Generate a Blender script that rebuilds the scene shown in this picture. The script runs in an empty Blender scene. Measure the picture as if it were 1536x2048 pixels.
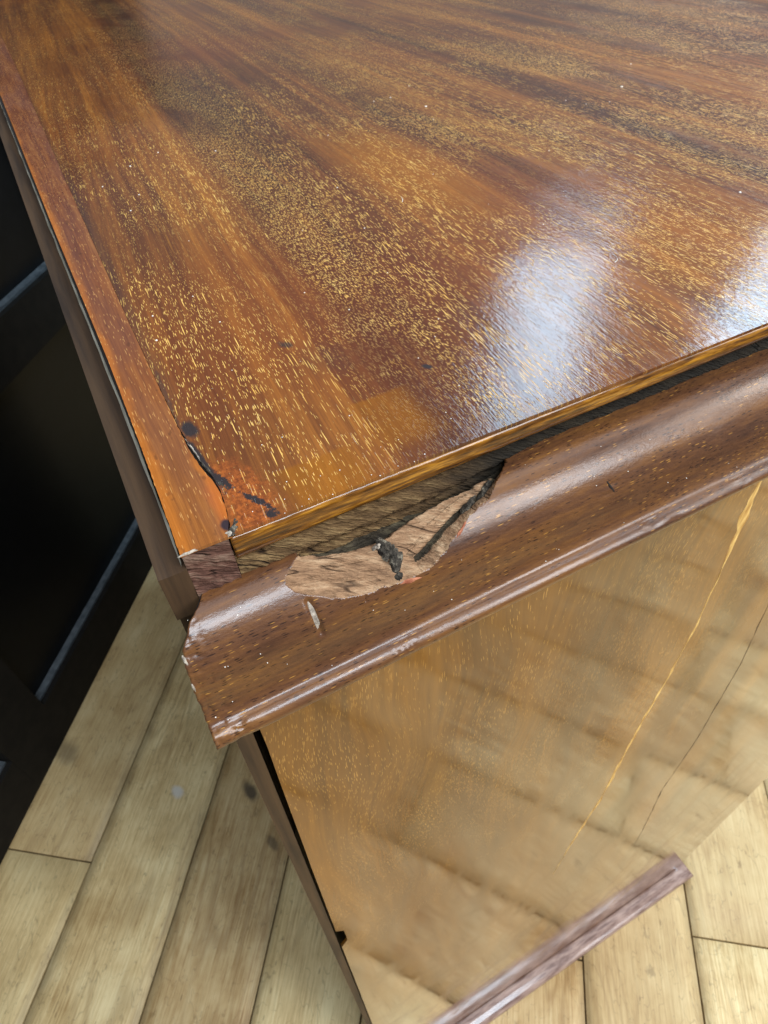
import bpy, bmesh, math, random
from mathutils import Vector, Matrix, noise as mnoise

# ------------------------------------------------------------------ camera, world, lights, exposure
scn = bpy.context.scene
col = scn.collection
S = 0.07                      # one working unit = 70 mm
ZF = -12.914                  # floor level below the cabinet top, in working units
def W(x, y, z):
    return Vector((x * S, y * S, (z - ZF) * S))

cam_d = bpy.data.cameras.new("camera")
cam = bpy.data.objects.new("camera", cam_d)
col.objects.link(cam)
right = Vector((0.88341264, -0.46640206, -0.04529049))
up = -Vector((-0.36623312, -0.62690769, -0.6876482))
back = -Vector((0.29232758, 0.62406399, -0.72463006))
M = Matrix((right, up, back)).transposed().to_4x4()
M.translation = W(0.01351692, -0.69471988, 0.71915338)
cam.matrix_world = M
cam_d.sensor_fit = 'HORIZONTAL'
cam_d.sensor_width = 36.0
cam_d.lens = 1278.53 / 1536 * 36.0
cam_d.clip_start = 0.004
cam_d.clip_end = 60
cam_d.dof.use_dof = True
cam_d.dof.focus_distance = 1.04 * S
cam_d.dof.aperture_fstop = 140
scn.camera = cam

world = bpy.data.worlds.new("World")
scn.world = world
world.use_nodes = True
bg = world.node_tree.nodes['Background']
bg.inputs[0].default_value = (0.95, 0.97, 1.0, 1)
bg.inputs[1].default_value = 0.17

def area(name, az, el, dist, sx, sy, power, color, target=(0.03, 0.0, 0.9)):
    d = bpy.data.lights.new(name, 'AREA')
    d.shape = 'RECTANGLE'; d.size = sx; d.size_y = sy
    d.energy = power; d.color = color
    o = bpy.data.objects.new(name, d); col.objects.link(o)
    a, e = math.radians(az), math.radians(el)
    v = Vector((math.cos(e) * math.cos(a), math.cos(e) * math.sin(a), math.sin(e)))
    o.location = Vector(target) + v * dist
    o.rotation_euler = v.to_track_quat('Z', 'Y').to_euler()
    return o
# daylight from the windows of the room, plus one added fill lamp
area('window_or_fill_light', -57, 31, 2.2, 0.75, 1.15, 37, (0.95, 0.97, 1.0))
area('window_or_fill_light', -86, 57, 2.0, 1.1, 0.62, 40, (0.78, 0.89, 1.0))
area('window_or_fill_light', -20, 24, 2.4, 0.9, 1.2, 28, (1.0, 0.98, 0.94))  # added fill lamp, brightens the floor on the right
area('window_or_fill_light', 47.5, 39, 1.9, 0.24, 1.0, 8.0, (0.54, 0.79, 1.0))
area('window_or_fill_light', 27, 39, 1.9, 0.34, 1.1, 16.0, (0.54, 0.79, 1.0))
ceil = area('ceiling_light', 0, 90, 1.8, 2.3, 1.0, 14, (0.96, 0.97, 1.0), (0.75, 0.12, 0.9))
ceil.rotation_euler = (0, 0, 0)

scn.view_settings.view_transform = 'Standard'
scn.view_settings.look = 'None'
scn.view_settings.exposure = 0.0
scn.view_settings.gamma = 1.0
scn.view_settings.use_curve_mapping = False

rng = random.Random(11)

# ------------------------------------------------------------------ node helpers
def lin(r, g, b):
    f = lambda c: (c / 255 / 12.92) if c <= 10 else ((c / 255 + .055) / 1.055) ** 2.4
    return (f(r), f(g), f(b), 1)

class T:                      # one node tree being written
    cur = None
class N:
    def __init__(s, sock): s.s = sock
    def _m(a, op, b=None, c=None):
        n = T.cur.nodes.new('ShaderNodeMath'); n.operation = op
        for i, v in enumerate((a, b, c)):
            if v is None: continue
            if isinstance(v, N): T.cur.links.new(v.s, n.inputs[i])
            else: n.inputs[i].default_value = v
        return N(n.outputs[0])
    def __add__(a, b): return a._m('ADD', b)
    __radd__ = __add__
    def __mul__(a, b): return a._m('MULTIPLY', b)
    __rmul__ = __mul__
    def __sub__(a, b): return a._m('SUBTRACT', b)
    def __rsub__(a, b): return N._m(b, 'SUBTRACT', a)
    def __truediv__(a, b): return a._m('DIVIDE', b)
    def __neg__(a): return a * -1.0
def mx(a, b): return N._m(a, 'MAXIMUM', b)
def mn(a, b): return N._m(a, 'MINIMUM', b)
def sq(a): return N._m(a, 'SQRT')
def ab(a): return N._m(a, 'ABSOLUTE')
def sine(a): return N._m(a, 'SINE')
def pw(a, b): return N._m(a, 'POWER', b)
def step(x, lo, hi):          # smooth step
    n = T.cur.nodes.new('ShaderNodeMapRange'); n.interpolation_type = 'SMOOTHSTEP'
    T.cur.links.new(x.s, n.inputs[0])
    for i, v in ((1, lo), (2, hi)):
        if isinstance(v, N): T.cur.links.new(v.s, n.inputs[i])
        else: n.inputs[i].default_value = v
    return N(n.outputs[0])
def vec(x, y, z=0.0):
    n = T.cur.nodes.new('ShaderNodeCombineXYZ')
    for i, v in enumerate((x, y, z)):
        if isinstance(v, N): T.cur.links.new(v.s, n.inputs[i])
        else: n.inputs[i].default_value = v
    return N(n.outputs[0])
def noise(v, scale=1.0, detail=2.0, rough=0.55, dist=0.0):
    n = T.cur.nodes.new('ShaderNodeTexNoise')
    T.cur.links.new(v.s, n.inputs['Vector'])
    n.inputs['Scale'].default_value = scale; n.inputs['Detail'].default_value = detail
    n.inputs['Roughness'].default_value = rough; n.inputs['Distortion'].default_value = dist
    return N(n.outputs[0])
def voro(v, dims='2D', rnd=1.0, feature='F1'):
    n = T.cur.nodes.new('ShaderNodeTexVoronoi'); n.voronoi_dimensions = dims; n.feature = feature
    T.cur.links.new(v.s, n.inputs['Vector']); n.inputs['Scale'].default_value = 1.0
    n.inputs['Randomness'].default_value = rnd
    sep = T.cur.nodes.new('ShaderNodeSeparateColor')
    T.cur.links.new(n.outputs['Color'], sep.inputs[0])
    return N(n.outputs['Distance']), N(sep.outputs[0]), N(sep.outputs[1])
def mix(f, a, b):
    n = T.cur.nodes.new('ShaderNodeMix'); n.data_type = 'RGBA'
    for i, v in ((0, f), (6, a), (7, b)):
        if isinstance(v, N): T.cur.links.new(v.s, n.inputs[i])
        else: n.inputs[i].default_value = v
    return N(n.outputs[2])
def ramp(f, *stops):
    n = T.cur.nodes.new('ShaderNodeValToRGB'); T.cur.links.new(f.s, n.inputs[0])
    e = n.color_ramp.elements
    while len(e) < len(stops): e.new(0.5)
    for k, (p, c) in zip(e, stops): k.position = p; k.color = c
    return N(n.outputs[0])
def coords(world_pos=False):
    """x, y, z in working units measured from the back corner of the top"""
    if world_pos:
        g = T.cur.nodes.new('ShaderNodeNewGeometry').outputs['Position']
    else:
        g = T.cur.nodes.new('ShaderNodeTexCoord').outputs['Object']
    sp = T.cur.nodes.new('ShaderNodeSeparateXYZ'); T.cur.links.new(g, sp.inputs[0])
    x, y, z = (N(o) for o in sp.outputs)
    return x * (1 / S), y * (1 / S), z * (1 / S) + ZF
def material(name, build):
    m = bpy.data.materials.new(name); m.use_nodes = True
    T.cur = m.node_tree
    p = T.cur.nodes['Principled BSDF']
    r = build()
    def put(key, v):
        if isinstance(v, N): T.cur.links.new(v.s, p.inputs[key])
        else: p.inputs[key].default_value = v
    bump = r.pop('bump', None)
    for k, v in r.items():
        if k == 'coat_bump': continue
        put(k, v)
    def bumpnode(h, strength, dist):
        b = T.cur.nodes.new('ShaderNodeBump')
        b.inputs['Strength'].default_value = strength; b.inputs['Distance'].default_value = dist
        T.cur.links.new(h.s, b.inputs['Height']); return b.outputs[0]
    if bump: T.cur.links.new(bumpnode(*bump), p.inputs['Normal'])
    if 'coat_bump' in r: T.cur.links.new(bumpnode(*r['coat_bump']), p.inputs['Coat Normal'])
    return m
def blob(x, y, cx, cy, rx, ry, rot=0.0, soft=0.3, warp=None):
    c, s = math.cos(rot), math.sin(rot)
    dx, dy = x - cx, y - cy
    a = (dx * c + dy * s) * (1 / rx); b = (dy * c - dx * s) * (1 / ry)
    d = sq(a * a + b * b)
    if warp is not None: d = d + warp
    return 1.0 - step(d, 1.0 - soft, 1.0 + soft)

def pores(x, y, cw, cl, size, dens):
    """short bright vessel lines along y; dens 0..1 chooses how many cells carry one"""
    d, c1, c2 = voro(vec(x * (1 / cw), y * (1 / cl)))
    on = step(dens - c1, -0.04, 0.04)
    r = size * (0.55 + 0.75 * c2)
    return on * (1.0 - step(d / r, 0.65, 1.1))

# ------------------------------------------------------------------ materials
def m_top():
    x, y, z = coords()
    big = noise(vec(x * 1.3, y * 0.5, 3.0), 1.0, 2.0)
    lean = y * 0.072 * (1.0 - step(x, 0.8, 1.7))          # the figure drifts slightly across the board
    xw = x - lean + (noise(vec(x * 1.1, y * 0.6, 1.0), 1.0, 2.0) - 0.5) * 0.06 + (noise(vec(x * 7.0, y * 2.4, 9.0), 1.0, 2.0) - 0.5) * 0.016
    b0 = noise(vec(xw * 16.0, y * 0.5, 67.0), 1.0, 3.0, 0.6)
    near = 1.0 - step(xw, 1.10, 1.25)
    D = step(xw + (b0 - 0.5) * 0.12, 0.36, 0.47) * (1.0 - step(xw + (b0 - 0.5) * 0.14, 0.56, 0.72))                     # dark band with fine dots
    Lb = mx(mx(1.0 - step(ab(xw - 0.365), 0.012, 0.040), 1.0 - step(ab(xw - 0.70), 0.015, 0.050)), mx(1.0 - step(ab(xw - 0.90), 0.02, 0.06), 1.0 - step(ab(xw - 1.02), 0.01, 0.03)))
    b1 = noise(vec(xw * 3.4, y * 0.12, 0.0), 1.0, 2.0, 0.5)
    b2 = noise(vec(xw * 13.0, y * 0.30, 2.0), 1.0, 3.0, 0.6)
    fine = noise(vec(xw * 60.0, y * 1.6, 5.0), 1.0, 3.0, 0.65)
    fib = noise(vec(xw * 260.0, y * 9.0, 7.0), 1.0, 2.0, 0.6)
    f = b1 * 0.36 + b2 * 0.40 + fine * 0.24 + (big - 0.5) * 0.20 - D * 0.14 + (1.0 - step(xw, 0.30, 0.40)) * 0.05
    f = (f - 0.5) * 1.65 + 0.445
    colr = ramp(f, (0.22, lin(66, 35, 21)), (0.38, lin(94, 52, 26)), (0.50, lin(120, 70, 30)), (0.64, lin(148, 90, 34)), (0.80, lin(170, 108, 40)))
    colr = mix(step(fib, 0.35, 0.75) * 0.40, colr, lin(62, 30, 15))
    streak = step(noise(vec(xw * 34.0, y * 0.5, 17.0), 1.0, 2.0), 0.60, 0.70) * step(noise(vec(x * 3.0, y * 0.9, 19.0), 1.0, 1.0), 0.42, 0.6)
    colr = mix(streak * 0.32, colr, lin(62, 30, 16))
    silk = step(noise(vec(xw * 170.0, y * 2.4, 27.0), 1.0, 2.0), 0.55, 0.75) * step(noise(vec(xw * 6.0, y * 0.8, 29.0), 1.0, 2.0), 0.40, 0.65)
    colr = mix(silk * 0.38, colr, lin(196, 132, 46))
    red = step(noise(vec(x * 0.9, y * 0.7, 21.0), 1.0, 2.0), 0.48, 0.70)
    colr = mix(red * 0.28, colr, lin(118, 52, 20))
    wsm = (noise(vec(x * 22, y * 22, 2.0), 1.0, 3.0) - 0.5) * 1.1
    # amber patches in the polish
    amb = blob(x, y, 1.05, 1.22, 0.13, 0.42, 0.0, 0.7, wsm * 0.6)
    amb = mx(amb, blob(x, y, 1.38, 0.33, 0.22, 0.22, 0.3, 0.6, wsm * 0.5) * 0.7)
    bx = lambda x0, x1, y0, y1, s: step(x, x0 - s, x0 + s) * (1.0 - step(x, x1 - s, x1 + s)) * step(y, y0 - s, y0 + s) * (1.0 - step(y + (x - x0) * -0.03 + wsm * 0.012, y1 - 0.006, y1 + 0.006))
    amb2 = mx(bx(0.190, 0.325, -0.1, 0.094, 0.022), bx(0.375, 0.485, 0.05, 0.196, 0.03))
    colr = mix(amb * 0.40, colr, lin(168, 100, 14))
    colr = mix(amb2 * (0.22 + 0.5 * noise(vec(x * 14, y * 9, 61.0), 1.0, 3.0)), colr, lin(138, 82, 5))
    # pores
    dens = step(noise(vec(xw * 2.6 + 3.0, y * 0.9, 11.0), 1.0, 3.0, 0.6), 0.38, 0.62)
    dens = dens * (1.0 - near) + mx(D, 0.25 * dens) * near
    tilt = y * 0.20 * step(x, 0.1, 0.6) + (noise(vec(x * 2.4, y * 2.0, 41.0), 1.0, 1.0) - 0.5) * 0.04
    xs = xw + tilt
    p1 = pores(xs, y, 0.0031, 0.032, 0.20, dens * 0.66 + 0.12)
    p2 = pores(xw + 0.37, y + 0.2, 0.0048, 0.120, 0.17, (1.0 - D * near) * 0.22 + Lb * near * 0.75 + (1.0 - near) * 0.2)
    p3 = pores(xs + 0.11, y + 0.4, 0.0027, 0.016, 0.21, dens * 0.60 + 0.05)
    p4 = pores(xw + 0.71, y + 0.9, 0.0038, 0.048, 0.16, 0.55 * (1.0 - D * near * 0.6) * step(noise(vec(xw * 5.0, y * 1.3, 51.0), 1.0, 2.0), 0.35, 0.6))
    clear = 1.0 - step(noise(vec(x * 3.4, y * 1.6, 31.0), 1.0, 3.0), 0.47, 0.66) * 0.85
    p = mx(mx(p1, p2), mx(p3, p4)) * clear * (0.55 + 0.75 * noise(vec(x * 16.0, y * 9.0, 53.0), 1.0, 2.0))
    p = p * (1.0 - step(y, 1.2, 3.4) * 0.55)
    edgefade = step(y, 0.01, 0.07)
    p = p * (0.35 + 0.65 * edgefade)
    gold = mix(noise(vec(x * 30, y * 10, 0.0), 1.0, 1.0), lin(232, 166, 60), lin(252, 216, 128))
    colr = mix(mn(p * 1.0, 0.88), colr, gold)
    # the damaged corner: red wood, dark glue and dirt along the joint
    w2 = (noise(vec(x * 55, y * 40, 4.0), 1.0, 4.0, 0.7) - 0.5) * 2.0
    w3 = (noise(vec(x * 120, y * 95, 14.0), 1.0, 4.0, 0.75) - 0.5) * 2.0
    rd = mx(blob(x, y, 0.125, 0.055, 0.040, 0.085, 0.1, 0.5, w2), blob(x, y, 0.118, 0.128, 0.030, 0.045, 0.3, 0.5, w2) * 0.8)
    colr = mix(rd * 0.50, colr, mix(step(w3, -0.3, 0.4), lin(104, 40, 16), lin(200, 104, 40)))
    dk = blob(x, y, 0.096, 0.285, 0.013, 0.028, 0.1, 0.3, w2 * 0.5)
    dk = mx(dk, blob(x, y, 0.091, 0.185, 0.006, 0.08, 0.10, 0.4, w2 * 0.9))
    dk = mx(dk, blob(x, y, 0.083, 0.40, 0.006, 0.15, -0.05, 0.5, w2) * 0.7)
    dk = mx(dk, blob(x, y, 0.104, 0.125, 0.007, 0.03, 0.35, 0.3, w3 * 1.5))
    dk = mx(dk, blob(x, y, 0.140, 0.050, 0.006, 0.034, 0.5, 0.3, w3 * 1.5))
    dk = mx(dk, blob(x, y, 0.150, 0.012, 0.010, 0.010, 0.0, 0.3, w3 * 1.5))
    dk = mx(dk, blob(x, y, 0.351, 0.456, 0.010, 0.016, 0.6, 0.5, w2) * 0.8)
    dk = mx(dk, blob(x, y, 0.562, 0.231, 0.007, 0.011, 0.6, 0.4, w2 * 0.5))
    dk = mx(dk, blob(x, y, 0.40, 0.36, 0.05, 0.06, 0.6, 0.7, w2) * 0.25)
    dk = mx(dk, (1.0 - step(x - 0.083 - y * 0.012 + w2 * 0.012, 0.0, 0.030)) * step(y, 0.15, 0.5) * 0.38)
    colr = mix(dk, colr, lin(46, 38, 38))
    scuff = noise(vec(x * 9, y * 6, 8.0), 1.0, 4.0, 0.65)
    rough = 0.10 + step(scuff, 0.4, 0.75) * 0.07 + p * 0.10
    bumph = p * -0.5 + fib * 0.30 + noise(vec(x * 90, y * 90, 1.0), 1.0, 2.0) * 0.45
    cb = noise(vec(x * 2.0, y * 1.4, 2.0), 1.0, 1.0) * 0.35 + noise(vec(x * 150, y * 50, 3.0), 1.0, 2.0) * 0.022 + fib * 0.014 + p * -0.04
    return {'Base Color': colr, 'Roughness': 0.6, 'Specular IOR Level': 0.06, 'bump': (bumph, 0.25, 0.0004),
            'Coat Weight': 0.9, 'Coat Roughness': rough, 'Coat IOR': 1.5, 'coat_bump': (cb, 0.35, 0.004)}
MAT_TOP = material('mahogany_veneer_polished', m_top)

def m_strip():
    x, y, z = coords()
    w = (noise(vec(x * 30, y * 12, 2.0), 1.0, 3.0) - 0.5)
    xw = x + (noise(vec(x * 8, y * 3, 1.0), 1.0, 2.0) - 0.5) * 0.02
    f = noise(vec(xw * 42, y * 1.2, 4.0), 1.0, 3.0, 0.6) * 0.55 + noise(vec(xw * 230, y * 7, 4.0), 1.0, 2.0) * 0.45
    f = (f - 0.5) * 1.6 + 0.5
    c = ramp(f, (0.22, lin(66, 34, 22)), (0.42, lin(102, 56, 30)), (0.58, lin(134, 80, 38)), (0.78, lin(164, 108, 52)))
    far = step(y, 0.25, 1.3)
    c = mix((1.0 - far) * 0.30, c, lin(160, 96, 30))
    c = mix(step(y, 0.15, 0.6) * 0.42, c, lin(104, 56, 42))
    mauve = step(noise(vec(x * 14, y * 2.5, 15.0), 1.0, 3.0), 0.42, 0.62)
    c = mix(mauve * 0.32, c, lin(98, 62, 50))
    edge = (1.0 - step(x - 0.008 + w * 0.03, 0.0, 0.022)) + step(x - 0.072 + w * 0.03, 0.0, 0.012) * (1.0 - step(y, 0.2, 0.7))
    c = mix(mn(edge, 1.0) * 0.45, c, lin(190, 108, 28))
    rd = blob(x, y, 0.088, 0.070, 0.016, 0.06, 0.0, 0.6, w * 2.4)
    c = mix(rd * 0.30, c, lin(180, 84, 36))
    dk = blob(x, y, 0.080, 0.024, 0.008, 0.012, 0.0, 0.4, w * 2)
    c = mix(dk, c, lin(48, 36, 40))
    scr = step(noise(vec(x * 70, y * 26, 33.0), 1.0, 3.0), 0.62, 0.72)
    c = mix(scr * 0.4, c, lin(60, 34, 22))
    p = mx(pores(x, y, 0.0036, 0.030, 0.19, 0.24), pores(x + .3, y + .2, 0.0036, 0.075, 0.15, 0.30)) * noise(vec(x * 30, y * 9, 55.0), 1.0, 2.0)
    c = mix(p * 0.9, c, lin(220, 166, 96))
    cb = noise(vec(x * 5, y * 3, 2.0), 1.0, 1.0) * 0.6 + noise(vec(x * 120, y * 50, 3.0), 1.0, 3.0) * 0.07
    return {'Base Color': c, 'Roughness': 0.6, 'Specular IOR Level': 0.06, 'Coat Weight': 0.9,
            'Coat Roughness': 0.16 + mauve * 0.10, 'coat_bump': (cb, 0.3, 0.004), 'bump': (f, 0.2, 0.0004)}
MAT_STRIP = material('crossband_wood', m_strip)

def m_lip():
    x, y, z = coords()
    f = noise(vec(x * 4, y * 40, z * 60), 1.0, 4.0, 0.65)
    g = noise(vec(x * 26, y * 160, z * 200), 1.0, 2.0)
    c = ramp(f * 0.6 + g * 0.4, (0.38, lin(62, 36, 12)), (0.5, lin(116, 72, 18)), (0.62, lin(172, 118, 34)))
    return {'Base Color': c, 'Roughness': 0.6, 'Specular IOR Level': 0.06, 'Coat Weight': 0.9, 'Coat Roughness': 0.13,
            'bump': (f + g * 0.6, 0.5, 0.0007)}
MAT_LIP = material('amber_lipping_wood', m_lip)

def m_mould():
    x, y, z = coords()
    f = noise(vec(x * 2.2, y * 16, z * 16), 1.0, 3.0, 0.6)
    g = noise(vec(x * 22, y * 150, z * 150), 1.0, 3.0, 0.6)
    c = ramp(f * 0.65 + g * 0.35, (0.32, lin(60, 36, 25)), (0.47, lin(87, 55, 33)), (0.60, lin(108, 70, 35)), (0.74, lin(132, 92, 42)))
    d, c1, c2 = voro(vec(x * 60, y * 330, z * 330), '3D')
    patch = step(noise(vec(x * 5, y * 10, z * 10), 1.0, 3.0), 0.40, 0.62)
    dark = (1.0 - step(d / (0.25 + 0.2 * c2), 0.6, 1.1)) * step(c1 * -1.0 + 0.50 * patch + 0.10, -0.02, 0.02)
    d2, c3, c4 = voro(vec(x * 52 + 9.3, y * 420, z * 420), '3D')
    gold = (1.0 - step(d2 / (0.22 + 0.2 * c4), 0.6, 1.1)) * step(c3 * -1.0 + 0.16 * patch + 0.03, -0.02, 0.02)
    c = mix(dark * 0.85, c, lin(34, 17, 12))
    c = mix(gold * 0.55, c, lin(206, 150, 66))
    h = noise(vec(x * 70, y * 140, z * 140), 1.0, 3.0, 0.7)
    sc = noise(vec(x * 6, y * 9, z * 9), 1.0, 3.0)
    return {'Base Color': c, 'Roughness': 0.6, 'Specular IOR Level': 0.06, 'Coat Weight': 1.0,
            'Coat Roughness': 0.24 + step(sc, 0.4, 0.7) * 0.10,
            'coat_bump': (h * 0.05 + noise(vec(x * 4, y * 10, z * 10), 1.0, 1.0) * 0.25, 0.22, 0.0025),
            'bump': (h + dark * -0.6, 0.3, 0.0005)}
MAT_MOULD = material('moulding_mahogany', m_mould)

def m_raw(c0, c1, c2, kx=5.0, strength=0.7, right_dirt_shade=0.0):
    def f():
        x, y, z = coords()
        a = x * 0.86 - z * 0.5; b = x * 0.5 + z * 0.86       # split fibres run a little across the piece
        b2 = b + y * 0.4
        n1 = noise(vec(a * kx, b2 * 45, y * 20), 1.0, 4.0, 0.6)
        n2 = noise(vec(a * 40, b2 * 260, y * 90), 1.0, 3.0, 0.6)
        n3 = noise(vec(x * 14, y * 20, z * 20), 1.0, 3.0)
        c = ramp(n1 * 0.5 + n2 * 0.3 + n3 * 0.2, (0.34, c0), (0.5, c1), (0.66, c2))
        crk = mx(step(ab(noise(vec(a * 3.5, b2 * 26, 3.0), 1.0, 2.0) - 0.5), 0.0, 0.016), step(noise(vec(a * 9, b2 * 14, 8.0), 1.0, 1.0), 0.42, 0.5))
        c = mix((1.0 - crk) * 0.75, c, lin(44, 28, 20))
        c = mix(step(x, 0.34, 0.62) * right_dirt_shade, c, lin(24, 24, 21))  # dust and the groove's shade, both put into the colour towards the right
        return {'Base Color': c, 'Roughness': 0.85, 'Specular IOR Level': 0.2,
                'bump': (n1 * 0.7 + n2 * 0.4 + crk * 0.5, strength, 0.0018)}
    return f
MAT_RAW = material('broken_raw_wood', m_raw(lin(88, 64, 46), lin(144, 112, 84), lin(184, 156, 124)))
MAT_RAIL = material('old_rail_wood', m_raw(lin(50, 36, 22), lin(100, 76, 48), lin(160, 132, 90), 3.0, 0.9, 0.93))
MAT_BLOCK = material('stripped_corner_wood', m_raw(lin(50, 28, 22), lin(96, 66, 54), lin(140, 116, 98), 9.0))
MAT_DARKRAW = material('dirty_glue_wood', m_raw(lin(26, 22, 17), lin(62, 54, 42), lin(104, 94, 72), 4.0))

def m_dirt():
    x, y, z = coords()
    n1 = noise(vec(x * 60, y * 60, z * 60), 1.0, 4.0, 0.7)
    c = ramp(n1, (0.36, lin(30, 27, 24)), (0.54, lin(70, 64, 56)), (0.70, lin(142, 134, 116)))
    return {'Base Color': c, 'Roughness': 0.9, 'Specular IOR Level': 0.2, 'bump': (n1, 0.8, 0.001)}
MAT_DIRT = material('dusty_glue', m_dirt)

def m_panel():
    x, y, z = coords()
    xw = x + (noise(vec(x * 1.3, z * 0.7, 1.0), 1.0, 2.0) - 0.5) * 0.35
    band = noise(vec(xw * 3.2, z * 0.30, 5.0), 1.0, 3.0, 0.6)
    fine = noise(vec(xw * 50, z * 2.0, 5.0), 1.0, 3.0, 0.65)
    c = ramp(band * 0.7 + fine * 0.3, (0.30, lin(66, 39, 11)), (0.46, lin(98, 61, 16)), (0.60, lin(128, 82, 20)), (0.74, lin(152, 102, 28)))
    dens = step(noise(vec(xw * 3.0, z * 0.9, 12.0), 1.0, 3.0), 0.38, 0.62)
    p = mx(pores(xw + z * 0.05, z, 0.0046, 0.05, 0.21, dens * 0.62 + 0.06), pores(xw + 0.3, z + 0.2, 0.0055, 0.12, 0.15, 0.3)) * (1.0 - step(z * -1.0, 2.0, 5.0) * 0.6)
    c = mix(p * 0.42 * step(noise(vec(x * 4, z * 3, 3.0), 1.0, 2.0), 0.3, 0.6), c, lin(226, 170, 80))
    cb = noise(vec(x * 1.6, z * 0.6, 2.0), 1.0, 1.0) * 1.0 + noise(vec(x * 60, z * 14, 3.0), 1.0, 2.0) * 0.006
    rough = 0.05 + step(noise(vec(x * 3, z * 1.2, 7.0), 1.0, 4.0, 0.65), 0.40, 0.70) * 0.10
    return {'Base Color': c, 'Roughness': 0.6, 'Specular IOR Level': 0.06, 'Coat Weight': 1.0, 'Coat Roughness': rough,
            'Coat IOR': 1.5, 'coat_bump': (cb, 0.05, 0.004), 'bump': (fine, 0.1, 0.0004)}
MAT_PANEL = material('side_panel_veneer', m_panel)

def m_plain(c0, c1, rough, sx=40., sy=40., sz=40., spec=0.4, coat=0.0, crough=0.2, bs=0.2):
    def f():
        x, y, z = coords()
        n1 = noise(vec(x * sx, y * sy, z * sz), 1.0, 4.0, 0.6)
        return {'Base Color': ramp(n1, (0.35, c0), (0.65, c1)), 'Roughness': rough, 'Specular IOR Level': spec,
                'Coat Weight': coat, 'Coat Roughness': crough, 'bump': (n1, bs, 0.0006)}
    return f
MAT_BACK = material('back_board_wood', m_plain(lin(40, 27, 17), lin(74, 53, 33), 0.6, 30, 1.5, 1.5))
MAT_EDGE = material('dusty_core_edge', m_plain(lin(140, 136, 120), lin(206, 200, 182), 0.9, 60, 8, 60, 0.2))
MAT_BASE = material('base_moulding_wood', m_plain(lin(112, 86, 78), lin(172, 146, 134), 0.5, 3, 16, 16, 0.1, 1.0, 0.14, 0.08))
MAT_CORE = material('carcass_dark_wood', m_plain(lin(26, 17, 11), lin(44, 30, 20), 0.8))
MAT_SPLIT = material('split_veneer', m_plain(lin(166, 116, 48), lin(236, 196, 118), 0.6, 60, 40, 9))
MAT_CRACK = material('dark_crack', m_plain(lin(54, 36, 16), lin(88, 60, 26), 0.8))
MAT_CRACKB = material('black_crack', m_plain(lin(14, 10, 9), lin(30, 22, 18), 0.9))
MAT_SCUFF = material('pale_scuffed_wood', m_plain(lin(104, 94, 84), lin(182, 170, 154), 0.7, 90, 90, 90, 0.3, bs=0.6))
MAT_ORANGE = material('fresh_chipped_wood', m_plain(lin(132, 72, 48), lin(184, 120, 88), 0.7, 60, 60, 60, 0.3, bs=0.6))
MAT_DUST = material('pale_dust', m_plain(lin(214, 208, 196), lin(244, 240, 232), 0.8))
MAT_BLACK = material('black_lacquer', m_plain(lin(7, 8, 10), lin(12, 13, 15), 0.42, 4, 4, 4, 0.25, bs=0.02))
MAT_BLACKLEDGE = material('black_lacquer_lit', m_plain(lin(66, 72, 76), lin(96, 102, 106), 0.5, 6, 6, 6, 0.4, bs=0.02))  # light caught by the ledges, put into the colour as a paler lacquer
MAT_PLINTH = material('black_plinth', m_plain(lin(16, 14, 12), lin(26, 23, 19), 0.7, 4, 4, 4, 0.25, bs=0.02))

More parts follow.
